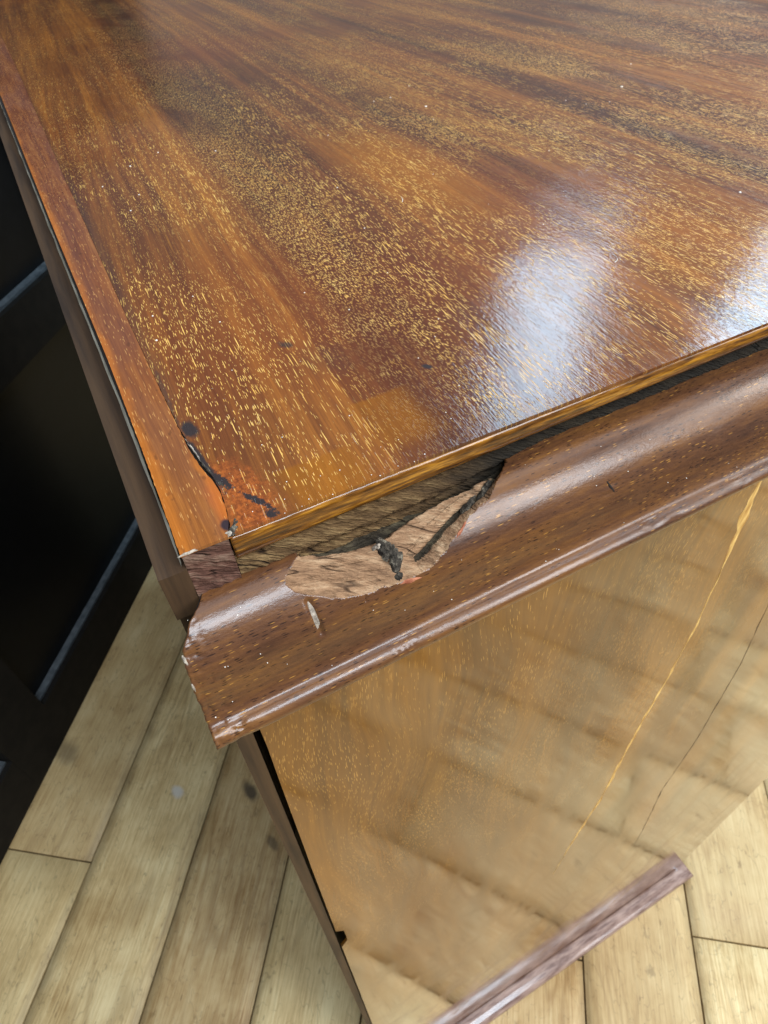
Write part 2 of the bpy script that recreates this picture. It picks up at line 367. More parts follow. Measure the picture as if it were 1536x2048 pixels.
def m_floor():
    tc = T.cur.nodes.new('ShaderNodeTexCoord').outputs['Object']
    sp = T.cur.nodes.new('ShaderNodeSeparateXYZ'); T.cur.links.new(tc, sp.inputs[0])
    x, y, z = (N(o) * (1 / S) for o in sp.outputs)
    oi = T.cur.nodes.new('ShaderNodeObjectInfo')
    rnd = N(oi.outputs['Random'])
    X = x + rnd * 60.0
    yc = y + (rnd - 0.5) * 1.6
    bend = noise(vec(X * 0.5, y * 0.6, rnd * 9.0), 1.0, 2.0)
    ring = noise(vec(X * 0.16 + bend * 0.25, yc * 1.3 + (bend - 0.5) * 0.6, 1.0), 1.0, 1.0)
    lines = 0.5 + 0.5 * sine(ring * 60.0)
    fibre = noise(vec(X * 0.9, y * 34, 2.0), 1.0, 4.0, 0.65)
    cloud = noise(vec(X * 0.9, y * 1.1, 4.0), 1.0, 4.0, 0.6)
    fib2 = noise(vec(X * 5.0, y * 150, 12.0), 1.0, 3.0, 0.6)
    c = ramp(fibre * 0.40 + cloud * 0.40 + fib2 * 0.20, (0.39, lin(154, 118, 68)), (0.5, lin(208, 181, 130)), (0.61, lin(236, 217, 168)))
    c = mix(pw(lines, 3.0) * 0.42 * step(noise(vec(X * 0.35, y * 0.5, 13.0), 1.0, 1.0), 0.42, 0.58), c, lin(128, 94, 54))
    c = mix(step(rnd, 0.0, 1.0) * 0.35, c, lin(222, 200, 146))
    c = mix(step(sine(rnd * 91.0), -0.3, 0.8) * 0.32, c, lin(150, 116, 76))
    stain = step(noise(vec(X * 2.4, y * 3.2, 6.0), 1.0, 4.0, 0.7), 0.60, 0.74)
    c = mix(stain * 0.45, c, lin(104, 80, 52))
    ds, dc, dr = voro(vec(X * 2.6, y * 9.0))
    c = mix((1.0 - step(ds / (0.05 + 0.12 * dr), 0.5, 1.1)) * step(0.10 - dc, -0.02, 0.02) * 0.45, c, lin(92, 68, 42))
    sc1 = step(ab(noise(vec(X * 1.1 + y * 1.7, y * 2.3 - X * 0.8, 71.0), 1.0, 2.0) - 0.5), 0.0, 0.006)
    sc2 = step(ab(noise(vec(X * 0.5 - y * 1.2, y * 1.2, 77.0), 1.0, 3.0) - 0.5), 0.0, 0.004)
    c = mix((1.0 - mn(sc1, sc2)) * 0.35, c, lin(104, 84, 58))
    wx, wy, wz = coords(True)
    ww = (noise(vec(wx * 6, wy * 6, 0.0), 1.0, 3.0) - 0.5) * 0.9
    st = blob(wx, wy, -0.69, 5.32, 0.11, 0.22, 0.2, 0.5, ww)
    st = mx(st, blob(wx, wy, -0.64, 4.15, 0.08, 0.16, 0.2, 0.5, ww) * 0.7)
    st = mx(st, blob(wx, wy, -4.0, 8.1, 0.20, 0.30, 0.2, 0.7, ww) * 0.6)
    c = mix(st * 0.85, c, lin(66, 58, 50))
    wh = blob(wx, wy, -2.05, 6.05, 0.10, 0.14, 0.4, 0.5, ww)
    c = mix(wh * 0.7, c, lin(206, 206, 204))
    edge = step(ab(y), 0.80, 0.92)
    c = mix(edge * 0.5 * noise(vec(X * 3, y * 4, 5.0), 1.0, 2.0), c, lin(90, 76, 56))
    return {'Base Color': c, 'Roughness': 0.42 + cloud * 0.2, 'Specular IOR Level': 0.35,
            'bump': (fibre * 0.5 + cloud * 0.5, 0.25, 0.0015)}
MAT_FLOOR = material('worn_oak_plank', m_floor)
MAT_SUB = material('floor_joint_dirt', m_plain(lin(24, 21, 16), lin(40, 35, 28), 0.9))

# ------------------------------------------------------------------ mesh helpers
def mesh_obj(name, verts, faces, mat, parent=None, smooth=False, mats=None, fm=None):
    me = bpy.data.meshes.new(name)
    me.from_pydata([tuple(v) for v in verts], [], faces)
    me.materials.append(mat)
    for m in mats or []: me.materials.append(m)
    if fm:
        for p, i in zip(me.polygons, fm): p.material_index = i
    bm = bmesh.new(); bm.from_mesh(me); bmesh.ops.recalc_face_normals(bm, faces=bm.faces)
    bm.to_mesh(me); bm.free()
    if smooth:
        for p in me.polygons: p.use_smooth = True
    o = bpy.data.objects.new(name, me); col.objects.link(o)
    if parent: o.parent = parent
    return o
def bevelled(name, bm, mat, parent, width, segs=2, angle=30):
    es = [e for e in bm.edges if len(e.link_faces) == 2 and e.calc_face_angle(0) > math.radians(angle)]
    if width: bmesh.ops.bevel(bm, geom=es, offset=width * S, segments=segs, profile=0.5, affect='EDGES')
    bmesh.ops.recalc_face_normals(bm, faces=bm.faces)
    me = bpy.data.meshes.new(name); bm.to_mesh(me); bm.free()
    me.materials.append(mat)
    o = bpy.data.objects.new(name, me); col.objects.link(o)
    if parent: o.parent = parent
    return o
def box(name, x0, x1, y0, y1, z0, z1, mat, parent=None, bev=0.004, lean=None):
    """box in working units; lean(z) shifts x with height"""
    bm = bmesh.new()
    vs = [bm.verts.new(W(x + (lean(z) if lean else 0), y, z)) for x in (x0, x1) for y in (y0, y1) for z in (z0, z1)]
    for f in ((0, 1, 3, 2), (4, 6, 7, 5), (0, 4, 5, 1), (2, 3, 7, 6), (0, 2, 6, 4), (1, 5, 7, 3)):
        bm.faces.new([vs[i] for i in f])
    return bevelled(name, bm, mat, parent, bev)
def slab(name, outline, z0, z1, mat, parent, bev):
    bm = bmesh.new()
    a = [bm.verts.new(W(x, y, z1)) for x, y in outline]
    b = [bm.verts.new(W(x, y, z0)) for x, y in outline]
    bm.faces.new(a); bm.faces.new(b[::-1])
    for i in range(len(a)):
        j = (i + 1) % len(a); bm.faces.new((a[i], b[i], b[j], a[j]))
    return bevelled(name, bm, mat, parent, bev)
def label(o, lab, cat, group=None, kind=None):
    o['label'] = lab; o['category'] = cat
    if group: o['group'] = group
    if kind: o['kind'] = kind
def fnoise(*p): return mnoise.noise(Vector(p))
def fbm(x, y, z=0.0, o=3):
    v = 0; a = 1; f = 1
    for i in range(o): v += a * mnoise.noise(Vector((x * f, y * f, z + i * 7.1))); a *= .5; f *= 2.1
    return v
def grid(name, nu, nv, fn, mat, parent, smooth=True):
    vs = [W(*fn(i / nu, j / nv)) for i in range(nu + 1) for j in range(nv + 1)]
    fs = [(i * (nv + 1) + j, (i + 1) * (nv + 1) + j, (i + 1) * (nv + 1) + j + 1, i * (nv + 1) + j + 1) for i in range(nu) for j in range(nv)]
    return mesh_obj(name, vs, fs, mat, parent, smooth)
def interp(pts, t):
    if t <= pts[0][0]: return pts[0][1]
    for (a, va), (b, vb) in zip(pts, pts[1:]):
        if t <= b: return va + (vb - va) * (t - a) / (b - a)
    return pts[-1][1]

# ------------------------------------------------------------------ floor
ANG = math.radians(53.5)
TD = Vector((math.cos(ANG), math.sin(ANG))); ND = Vector((math.sin(ANG), -math.cos(ANG)))
def pl(t, s): return TD * t + ND * s
floor = mesh_obj('floor', [Vector((*(pl(t, s) * S), -0.012)) for t, s in ((-30, -9.2), (32, -9.2), (32, 34), (-30, 34))], [(0, 1, 2, 3)], MAT_SUB)
floor['kind'] = 'structure'
floor['label'] = 'worn pale oak plank floor with dark joints'
rows = [-8.45, -6.46, -4.48, -2.60, -0.76, 1.08, 2.95, 4.86, 6.76, 8.64, 10.5, 12.4, 14.3, 16.2, 18.1, 20.0]
joints = {0: [-14, -6.5, 2.11, 12], 1: [-9, -1.2, 11.5, 19], 2: [-12, -3.1, 14, 21], 3: [-10, -1.0, 8, 17], 4: [-8, -2.0, 6.2, 15], 5: [-12, -4.5, 1.86, 11],
          6: [-9, -1.4, 7.9, 16], 7: [-13, -5.2, 2.50, 10.5]}
def plank(t0, t1, s0, s1):
    L, Wd, g = t1 - t0, s1 - s0, 0.017 if s0 < 6 else 0.007
    bm = bmesh.new()
    nx, ny = 8, 6
    vs = {}
    wob = rng.random() * 50
    for i in range(nx + 1):
        for j in range(ny + 1):
            u = -L / 2 + L * i / nx; v = -Wd / 2 + Wd * j / ny
            ed = (j in (0, ny)); en = (i in (0, nx))
            if j == 0: v += g + 0.003 * fnoise(u * 1.3, wob, 1)
            if j == ny: v -= g + 0.003 * fnoise(u * 1.3, wob, 5)
            if i == 0: u += g
            if i == nx: u -= g
            z = 0.006 * fnoise(u * 0.5, v * 0.7, wob) 
            vs[i, j] = bm.verts.new((u * S, v * S, z * S))
    for i in range(nx):
        for j in range(ny):
            bm.faces.new((vs[i, j], vs[i + 1, j], vs[i + 1, j + 1], vs[i, j + 1]))
    be = [e for e in bm.edges if e.is_boundary]
    for dz, sh in ((-0.006, 0.004), (-0.14, 0.0)):
        r = bmesh.ops.extrude_edge_only(bm, edges=be)
        nv = [v for v in r['geom'] if isinstance(v, bmesh.types.BMVert)]
        for v in nv:
            v.co.z += dz * S
            v.co.x += math.copysign(sh * S, v.co.x) if abs(v.co.x) > (L / 2 - .05) * S else 0
            v.co.y += math.copysign(sh * S, v.co.y) if abs(v.co.y) > (Wd / 2 - .05) * S else 0
        be = [e for e in r['geom'] if isinstance(e, bmesh.types.BMEdge)]
    bmesh.ops.recalc_face_normals(bm, faces=bm.faces)
    me = bpy.data.meshes.new('plank'); bm.to_mesh(me); bm.free(); me.materials.append(MAT_FLOOR)
    for p in me.polygons: p.use_smooth = abs(p.normal.z) > 0.9
    o = bpy.data.objects.new('plank', me); col.objects.link(o)
    c = pl((t0 + t1) / 2, (s0 + s1) / 2) * S
    o.parent = floor
    o.location = (c.x, c.y, 0.0); o.rotation_euler = (0, 0, ANG + (math.pi if rng.random() < .5 else 0))
for k in range(len(rows) - 1):
    js = joints.get(k) or sorted([-15 + rng.random() * 3, -6 + rng.random() * 4, 3 + rng.random() * 4, 12 + rng.random() * 3])
    ts = [-24] + js + [26]
    for a, b in zip(ts, ts[1:]): plank(a, b, rows[k], rows[k + 1])

# ------------------------------------------------------------------ black panelled cabinet behind
bc = bpy.data.objects.new('panelled_cabinet', None); col.objects.link(bc)
c0 = pl(5.0, -8.3) * S
bc.location = (c0.x, c0.y, 0); bc.rotation_euler = (0, 0, ANG)
label(bc, 'black panelled cabinet in shadow standing on the floor beyond the damaged corner', 'cabinet')
def bbox_(name, t0, t1, d0, d1, z0, z1, mat, bev=0.03):
    """t along the front, d depth behind the front plane (positive = towards the viewer), z above the floor"""
    bm = bmesh.new()
    vs = [bm.verts.new(((t - 5.0) * S, -d * S, z * S)) for t in (t0, t1) for d in (d0, d1) for z in (z0, z1)]
    for f in ((0, 1, 3, 2), (4, 6, 7, 5), (0, 4, 5, 1), (2, 3, 7, 6), (0, 2, 6, 4), (1, 5, 7, 3)):
        bm.faces.new([vs[i] for i in f])
    return bevelled(name, bm, mat, bc, bev)
TA, TB, ZT = -5.2, 17.4, 16.0
bbox_('plinth', TA + .1, TB - .1, -5.6, 0.05, 0.01, 0.30, MAT_PLINTH, 0.02)
bbox_('carcass', TA, TB, -5.6, -0.42, 0.30, ZT, MAT_BLACK, 0.03)
bbox_('top', TA - .3, TB + .3, -5.7, 0.35, ZT, ZT + .5, MAT_BLACK, 0.06)
xs_ = [(TA, TA + 1.1), (3.34, 4.56), (11.3, 12.5), (TB - 1.1, TB)]
for a, b in xs_: bbox_('stile', a, b, -0.42, 0.08, 0.30, ZT, MAT_PLINTH, 0.02)
for (a0, a1), (b0, b1) in zip(xs_, xs_[1:]):
    for z0, z1 in ((0.30, 1.32), (7.0, 8.02), (ZT - 1.0, ZT)):
        bbox_('rail', a1, b0, -0.42, 0.075, z0, z1, MAT_PLINTH, 0.015)
    for z0, z1 in ((1.32, 7.0), (8.02, ZT - 1.0)):
        bbox_('panel', a1 + .004, b0 - .004, -0.46, -0.20, z0 + .06, z1 - .004, MAT_BLACK, 0.01)
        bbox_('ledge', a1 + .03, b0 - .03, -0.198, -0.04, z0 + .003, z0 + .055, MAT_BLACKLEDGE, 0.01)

# ------------------------------------------------------------------ the old wooden cabinet
cab = bpy.data.objects.new('wooden_cabinet', None); col.objects.link(cab)
label(cab, 'old polished mahogany cabinet with a chipped cornice at its back corner', 'cabinet')
XR, YR = 5.78, 12.0                      # front plane and far side
leanb = lambda z: 0.0145 * (z + 0.7) if z < -0.7 else 0.0

# joint between the cross band and the main veneer: (y, x)
joint = [(0.0, 0.083), (0.012, 0.080), (0.03, 0.086), (0.06, 0.091), (0.10, 0.0945), (0.13, 0.0935), (0.18, 0.0865), (0.24, 0.081), (0.30, 0.0795), (0.40, 0.080), (0.73, 0.083), (1.8, 0.103), (4.06, 0.150), (YR, 0.19)]
gapw = lambda y: 0.0004 + 0.0030 * math.exp(-((y - .19) / .07) ** 2) + 0.002 * math.exp(-(y / .02) ** 2)
arris = [(0.0, 0.0), (0.25, 0.006), (0.6, 0.0105), (1.4, 0.0095), (3.2, 0.017), (YR, 0.02)]
def dense(pts, n0, y1):
    ys = [0.5 * (i / n0) ** 1.0 for i in range(n0)] + [0.5 + 0.1 * i for i in range(15)] + [2.0 + 0.5 * i for i in range(20)]
    return [y for y in ys if y < y1] + [y1]
ysd = dense(joint, 90, YR)
strip_out = [(interp(arris, y) + 0.0012 * fnoise(y * 60, 3, 0) + .0008 * fnoise(y * 200, 1, 0), y) for y in ysd]
strip_in = [(interp(joint, y) - gapw(y) + 0.0016 * fnoise(y * 70, 0, 5), y) for y in ysd]
main_in = [(interp(joint, y) + gapw(y) + 0.0020 * fnoise(y * 70, 0, 9), y) for y in ysd]
top = slab('top_panel', main_in + [(XR + 0.18, YR), (XR + 0.18, 0.0)], -0.0065, 0.0, MAT_TOP, cab, 0.0030)
slab('cross_band', strip_out + strip_in[::-1], -0.0065, -0.0006, MAT_STRIP, top, 0.0018)['label'] = 'redder cross band along the back edge'
box('top_core', 0.004, XR + 0.15, 0.022, YR - 0.02, -0.052, -0.0068, MAT_CRACKB, top, 0.0)
# grey dusty edge of the core, then the board of the back
def dusty(u, v):
    y = 0.006 + (u ** 1.7) * (YR - 0.02)
    w0 = -0.005 + 0.002 * fnoise(y * 9, 2, 0) + interp(arris, y) * 0.4
    w1 = interp(arris, y) - 0.0035 + 0.0030 * fnoise(y * 6, 5, 0) + 0.001 * fnoise(y * 50, 5, 0)
    return (w0 + (w1 - w0) * v, y, -0.022 - 0.010 * (1 - v) + 0.0016 * fbm(y * 60, v * 3))
grid('core_edge', 260, 6, dusty, MAT_EDGE, top)
box('back_rail', -0.044, 0.001, 0.0, YR, -0.14, -0.036, MAT_BACK, cab, 0.006)
box('back_board', -0.042, -0.002, 0.042, YR, ZF + 0.06, -0.145, MAT_BACK, cab, 0.004, leanb)
# golden lipping under the veneer
lipxs = [0.0775 + 0.004 * i for i in range(150)] + [0.68 + 0.06 * i for i in range(88)]
lipxs = [x for x in lipxs if x < XR + .17] + [XR + .17]
def lipping():
    prof = [(0.026, -0.0075), (0.006, -0.0072), (0.0005, -0.009), (-0.0020, -0.013), (-0.0026, -0.022), (-0.0022, -0.034), (-0.0005, -0.0425), (0.004, -0.046), (0.026, -0.047)]
    vs, fs = [], []
    n = len(prof)
    for i, x in enumerate(lipxs):
        hh = interp([(0.08, 1.34), (0.6, 1.1), (1.25, 0.93), (9, 0.93)], x)
        for k, (y, z) in enumerate(prof):
            zz = z * (1 + (hh - 1) * (k / (n - 1))) + 0.0012 * fnoise(x * 22, k * .3, 1) * (k / n)
            vs.append(W(x, y + 0.0008 * fnoise(x * 40, k, 2), zz))
    for i in range(len(lipxs) - 1):
        for k in range(n - 1): fs.append((i * n + k, (i + 1) * n + k, (i + 1) * n + k + 1, i * n + k + 1))
    fs.append(tuple(range(n))); fs.append(tuple((len(lipxs) - 1) * n + k for k in range(n))[::-1])
    return mesh_obj('edge_lipping', vs, fs, MAT_LIP, top, True)
lipping()
# stripped block at the very corner, where the lipping is lost
def block(u, v):
    x = 0.001 + 0.0735 * u
    z = -0.0075 - 0.150 * v
    y = 0.0045 + 0.0035 * fbm(x * 70, z * 40, 2) - 0.0035 * math.sin(v * math.pi * 1.0) - 0.003 * (v > .55)
    if v == 0: y += 0.002
    return (x, y, z)
grid('corner_block', 36, 40, block, MAT_BLOCK, cab)
box('corner_block_core', -0.001, 0.0738, 0.012, 0.2, -0.16, -0.053, MAT_BLOCK, cab, 0.0)
# rail behind the missing moulding: rough, old glue
def rail(u, v):
    x = 0.0760 + (u ** 1.8) * (XR - 0.08)
    z = -0.050 - 0.115 * v
    step_ = 0.006 * (1 if v < .2 + .06 * fnoise(x * 9, 0, 0) else 0) - 0.008 * math.exp(-((v - .42 - .06 * fnoise(x * 5, 2, 0)) / .10) ** 2) + 0.006 * math.exp(-((v - .62 - .05 * fnoise(x * 6, 4, 0)) / .05) ** 2)
    y = 0.011 + 0.022 * max(0, min(1, (x - .45) / .25)) + step_ + 0.0045 * fbm(x * 26, z * 130, 4) + 0.003 * fbm(x * 90, z * 300, 1)
    return (x, y, z)
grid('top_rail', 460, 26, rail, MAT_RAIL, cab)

# ---- cornice moulding
prof = [(0.05, -.104), (0.005, -.10), (-.012, -.101), (-.028, -.105), (-.043, -.112), (-.057, -.122), (-.070, -.135), (-.081, -.150), (-.090, -.167), (-.097, -.186), (-.102, -.206), (-.106, -.226), (-.110, -.246), (-.115, -.264), (-.122, -.277), (-.130, -.2815),
        (-.138, -.2825), (-.146, -.287), (-.152, -.295), (-.153, -.305), (-.149, -.3135), (-.140, -.318), (-.10, -.320), (0.03, -.322)]
def resample(p, sub):
    out = []
    for i in range(len(p) - 1):
        p0, p1, p2, p3 = p[max(i - 1, 0)], p[i], p[i + 1], p[min(i + 2, len(p) - 1)]
        k = (sub if i < 9 else 6) if i < len(p) - 3 else 2
        for j in range(k):
            t = j / k
            out.append(tuple(0.5 * (2 * b + (c - a) * t + (2 * a - 5 * b + 4 * c - d) * t * t + (3 * b - a - 3 * c + d) * t ** 3) for a, b, c, d in zip(p0, p1, p2, p3)))
    out.append(p[-1]); return out
PR = resample(prof, 12)
cum = [-0.03]
for a, b in zip(PR, PR[1:]): cum.append(cum[-1] + math.hypot(b[0] - a[0], b[1] - a[1]))
nrm = []
for k in range(len(PR)):
    a, b = PR[max(k - 1, 0)], PR[min(k + 1, len(PR) - 1)]
    t = Vector((b[0] - a[0], b[1] - a[1])).normalized()
    nrm.append((t.y, -t.x))               # outward normal in (y, z)
CHIP = [(0.134, .062), (0.146, .048), (0.157, .038), (0.170, .026), (0.178, .006), (0.19, -.08), (0.62, -.08), (0.607, .006), (0.590, .020), (0.574, .033), (0.556, .046), (0.54, .061), (0.510, .072), (0.482, .083), (0.458, .097), (0.437, .108),
        (0.421, .121), (0.405, .129), (0.387, .139), (0.37, .142), (0.349, .144), (0.332, .148), (0.314, .143), (0.298, .141), (0.282, .138), (0.262, .138), (0.244, .134), (0.226, .130), (0.211, .122), (0.195, .116), (0.18, .106), (0.160, .095), (0.143, .082)]
UP = [(0.178, .018), (0.211, .028), (0.259, .044), (0.312, .054), (0.357, .043), (0.394, .031), (0.473, .020), (0.542, .014), (0.62, .004)]
CREV = [(0.592, .006), (0.560, .028), (0.528, .048), (0.470, .068), (0.425, .092), (0.394, .111), (0.362, .126)]
def seg_d(px, py, a, b):
    ax, ay = a; bx_, by = b
    vx, vy = bx_ - ax, by - ay
    t = max(0, min(1, ((px - ax) * vx + (py - ay) * vy) / (vx * vx + vy * vy)))
    return math.hypot(px - ax - vx * t, py - ay - vy * t)
def inside(px, py, poly):
    c = False
    for (x0, y0), (x1, y1) in zip(poly, poly[1:] + poly[:1]):
        if (y0 > py) != (y1 > py) and px < (x1 - x0) * (py - y0) / (y1 - y0) + x0: c = not c
    return c
def pd(px, py, pts, closed):
    q = pts + pts[:1] if closed else pts
    return min(seg_d(px, py, a, b) for a, b in zip(q, q[1:]))
mxs = [-0.066 + 0.004 * i for i in range(48)] + [0.1245 + 0.0013 * i for i in range(393)] + [0.636 + 0.012 * i for i in range(60)] + [1.37 + 0.09 * i for i in range(52)]
mxs = [x for x in mxs if x < XR + 0.15] + [XR + 0.15]
def endx(s):                              # ragged rear end of the moulding
    return interp([(0.0, 0.02), (0.02, 0.010), (0.042, -0.006), (0.06, -0.027), (0.097, -0.051), (0.122, -0.057), (0.187, -0.061), (0.26, -0.064), (0.40, -0.066)], s) + 0.0022 * fbm(s * 60, 3, 0, 3)
def cornice():
    n = len(PR)
    V, F, FM = [], [], []
    for i, x in enumerate(mxs):
        for k, (y, z) in enumerate(PR):
            s = cum[k]
            xx = x
            e = endx(s)
            if x < 0.10: xx = e + (x + 0.066) * (0.10 - e) / 0.166
            ny, nz = nrm[k]
            dep = 0.0009 * fnoise(xx * 4, s * 8, 0) + 0.00015 * fnoise(xx * 30, s * 40, 3)
            if xx < 0.0: dep += max(0, fbm(xx * 90, s * 50, 8)) * 0.004 * min(1, (0.0 - xx) / 0.05)
            # dents and scratches
            dep += 0.0048 * math.exp(-(seg_d(xx, s, (0.157, .107), (0.161, .172)) / 0.0058) ** 2)
            dep += 0.0030 * math.exp(-(seg_d(xx, s, (0.797, .131), (0.780, .158)) / 0.0035) ** 2)
            dep += 0.0020 * math.exp(-(seg_d(xx, s, (0.252, .139), (0.250, .149)) / 0.002) ** 2)
            if s > .262:
                for cx, cs, r, d_ in ((-0.02, .288, .018, .006), (0.886, .272, .014, .006), (1.144, .274, .013, .006), (0.95, .29, .02, .003), (0.30, .29, .03, .0015)):
                    q = math.hypot(xx - cx, (s - cs) * 1.0) / r
                    if q < 2.5: dep += d_ * math.exp(-q * q) * (0.7 + 0.6 * fnoise(xx * 120, s * 120, 2))
            jx, js = xx + 0.0035 * fbm(xx * 60, s * 60, 1), s + 0.0030 * fbm(xx * 55, s * 55, 6)
            if 0.12 < xx < 0.63 and s < 0.17 and inside(jx, js, CHIP):
                dd = pd(jx, js, CHIP, True)
                up = interp(UP, xx) - js
                base = 0.0050 * min(1, dd / 0.007) + 0.014 * min(1, dd / 0.045)
                base += 0.0028 * fbm(xx * 22 + s * 16, s * 120 - xx * 40, 2, 4)
                if up > -0.006:
                    base += 0.020 * min(1, (up + .006) / 0.012) + 0.004 * fbm(xx * 30, s * 200, 5)
                cr = pd(xx, s, CREV, False)
                base += 0.020 * math.exp(-(cr / 0.0085) ** 2) * (1.0 if xx > .36 else .4)
                dep += max(0.0012, base)
            V.append(W(xx, y - ny * dep, z - nz * dep))
    for i in range(len(mxs) - 1):
        for k in range(n - 1):
            F.append((i * n + k, (i + 1) * n + k, (i + 1) * n + k + 1, i * n + k + 1))
            xc = 0.5 * (mxs[i] + mxs[i + 1]); sc = 0.5 * (cum[k] + cum[k + 1])
            jx, js = xc + 0.0035 * fbm(xc * 60, sc * 60, 1), sc + 0.0030 * fbm(xc * 55, sc * 55, 6)
            m = 0
            if 0.12 < xc < 0.63 and sc < 0.17 and inside(jx, js, CHIP):
                m = 1
                up = interp(UP, xc) - js
                if up > 0.001 * fnoise(xc * 80, 0, 0): m = 2
                if pd(xc, sc, CREV, False) < 0.0065 + 0.003 * fnoise(xc * 40, sc * 40, 0) and xc > .36: m = 2
            FM.append(m)
    F.append(tuple(range(n))); FM.append(3)
    F.append(tuple((len(mxs) - 1) * n + k for k in range(n))[::-1]); FM.append(0)
    def sub(ids):
        fs, used = [], {}
        for f, m in zip(F, FM):
            if m in ids: fs.append((f, m))
        vs = []
        for f, m in fs:
            for v in f:
                if v not in used: used[v] = len(vs); vs.append(V[v])
        return vs, [tuple(used[v] for v in f) for f, m in fs], [m for f, m in fs]
    vs, fs, fm = sub((0, 3))
    mo = mesh_obj('cornice_moulding', vs, fs, MAT_MOULD, cab, True, [MAT_CRACKB], [1 if m == 3 else 0 for m in fm])
    mo['label'] = 'polished cornice moulding with a piece broken out'
    vs, fs, fm = sub((1,)); b = mesh_obj('broken_face', vs, fs, MAT_RAW, mo, True); b['label'] = 'bare split wood where the moulding broke away'
    vs, fs, fm = sub((2,)); mesh_obj('crevice', vs, fs, MAT_DARKRAW, mo, True)
    return mo
corn = cornice()
def surf(x, s, off=0.0):                  # a point on the moulding
    for k in range(len(cum) - 1):
        if cum[k + 1] >= s:
            t = (s - cum[k]) / (cum[k + 1] - cum[k])
            y = PR[k][0] + (PR[k + 1][0] - PR[k][0]) * t; z = PR[k][1] + (PR[k + 1][1] - PR[k][1]) * t
            return (x, y + nrm[k][0] * off, z + nrm[k][1] * off)
def patch(name, cx, cs, rx, rs, h, mat, seed, parent, base=-0.004, rot=0.0, n=22):
    """a small uneven lump lying on the moulding"""
    def f(u, v):
        a = u * 2 * math.pi; r = v
        k = 1 + 0.55 * fnoise(math.cos(a) * 1.3, math.sin(a) * 1.3, seed) + .25 * fnoise(math.cos(a) * 4, math.sin(a) * 4, seed)
        dx, ds = math.cos(a) * rx * r * k, math.sin(a) * rs * r * k
        c, s_ = math.cos(rot), math.sin(rot)
        x, s = cx + dx * c - ds * s_, cs + dx * s_ + ds * c
        return surf(x, max(0.001, s), base + h * (1 - r ** 2.5) * (1 + .6 * fbm(x * 140, s * 140, seed)) - 0.0015 * (v == 1))
    return grid(name, n, 7, f, mat, parent)
patch('glue_lump', 0.318, 0.080, 0.017, 0.030, 0.0085, MAT_DIRT, 3.1, corn, -0.0170, -0.25, 34)
patch('glue_lump', 0.325, 0.110, 0.013, 0.032, 0.0075, MAT_DIRT, 8.1, corn, -0.0140, 0.3, 34)
patch('glue_lump', 0.322, 0.136, 0.009, 0.014, 0.0060, MAT_DIRT, 12.7, corn, -0.0085, 0.1, 26)
patch('glue_lump', 0.303, 0.064, 0.010, 0.007, 0.0085, MAT_SCUFF, 4.4, corn, -0.0165)
patch('dust_wad', 0.545, 0.036, 0.012, 0.030, 0.011, MAT_DIRT, 5.1, corn, -0.026, 0.75, 34)
patch('dust_wad', 0.495, 0.060, 0.011, 0.028, 0.010, MAT_DIRT, 6.7, corn, -0.024, 0.95, 34)
for i, (cx, cs, ln, ro) in enumerate(((0.20, .085, .030, .25), (0.235, .10, .040, .30), (0.255, .075, .034, .22), (0.285, .105, .028, .35), (0.225, .06, .030, .2), (0.385, .085, .030, -.3), (0.42, .06, .034, -.35), (0.46, .045, .030, -.3), (0.18, .07, .018, .3), (0.36, .10, .022, -.4))):
    dd_ = pd(cx, cs, CHIP, True)
    patch('splinter', cx, cs, ln, 0.0022, 0.0034, MAT_RAW, 20.0 + i * 3.3, corn, -(0.0050 * min(1, dd_ / .007) + 0.014 * min(1, dd_ / .045)) - 0.0006, ro, 20)
patch('pale_chip', 0.340, 0.1490, 0.022, 0.0042, 0.0012, MAT_ORANGE, 2.2, corn, 0.0001, 0.10)
patch('pale_chip', 0.455, 0.100, 0.018, 0.003, 0.0012, MAT_ORANGE, 9.2, corn, 0.0001, -0.62)
patch('dent', 0.159, 0.140, 0.0062, 0.034, 0.0007, MAT_SCUFF, 7.2, corn, -0.0037, -0.03)
patch('scratch', 0.788, 0.145, 0.0026, 0.020, 0.0006, MAT_CRACKB, 1.2, corn, 0.0002, -0.52)
patch('scuff', -0.022, 0.288, 0.014, 0.010, 0.0012, MAT_SCUFF, 5.5, corn, -0.0050)
patch('scuff', 0.886, 0.276, 0.009, 0.006, 0.0010, MAT_SCUFF, 6.5, corn, -0.0050)
patch('scuff', 1.144, 0.278, 0.008, 0.006, 0.0010, MAT_SCUFF, 9.5, corn, -0.0050)
patch('scuff', -0.054, 0.112, 0.003, 0.010, 0.0010, MAT_SCUFF, 3.5, corn, -0.0004)
patch('scuff', -0.0585, 0.165, 0.002, 0.009, 0.0010, MAT_SCUFF, 2.5, corn, -0.0004)

def flake(name, cx, cy, rx, ry, h, mat, seed, z0=-0.0004, rot=0.0):
    def f(u, v):
        a = u * 2 * math.pi
        k = 1 + .6 * fnoise(math.cos(a) * 1.6, math.sin(a) * 1.6, seed) + .3 * fnoise(math.cos(a) * 5, math.sin(a) * 5, seed)
        dx, dy = math.cos(a) * rx * v * k, math.sin(a) * ry * v * k
        c, s_ = math.cos(rot), math.sin(rot)
        x, y = cx + dx * c - dy * s_, cy + dx * s_ + dy * c
        return (x, y, z0 + h * (1 - v ** 2) * (1 + .7 * fbm(x * 160, y * 160, seed)) - 0.001 * (v == 1))
    return grid(name, 28, 6, f, mat, top)
flake('veneer_flake', 0.012, -0.0005, 0.017, 0.0022, 0.0022, MAT_SCUFF, 1.3, -0.0016, 0.04)
flake('veneer_flake', 0.087, 0.010, 0.006, 0.012, 0.0030, MAT_DIRT, 2.3, -0.001, -0.5)
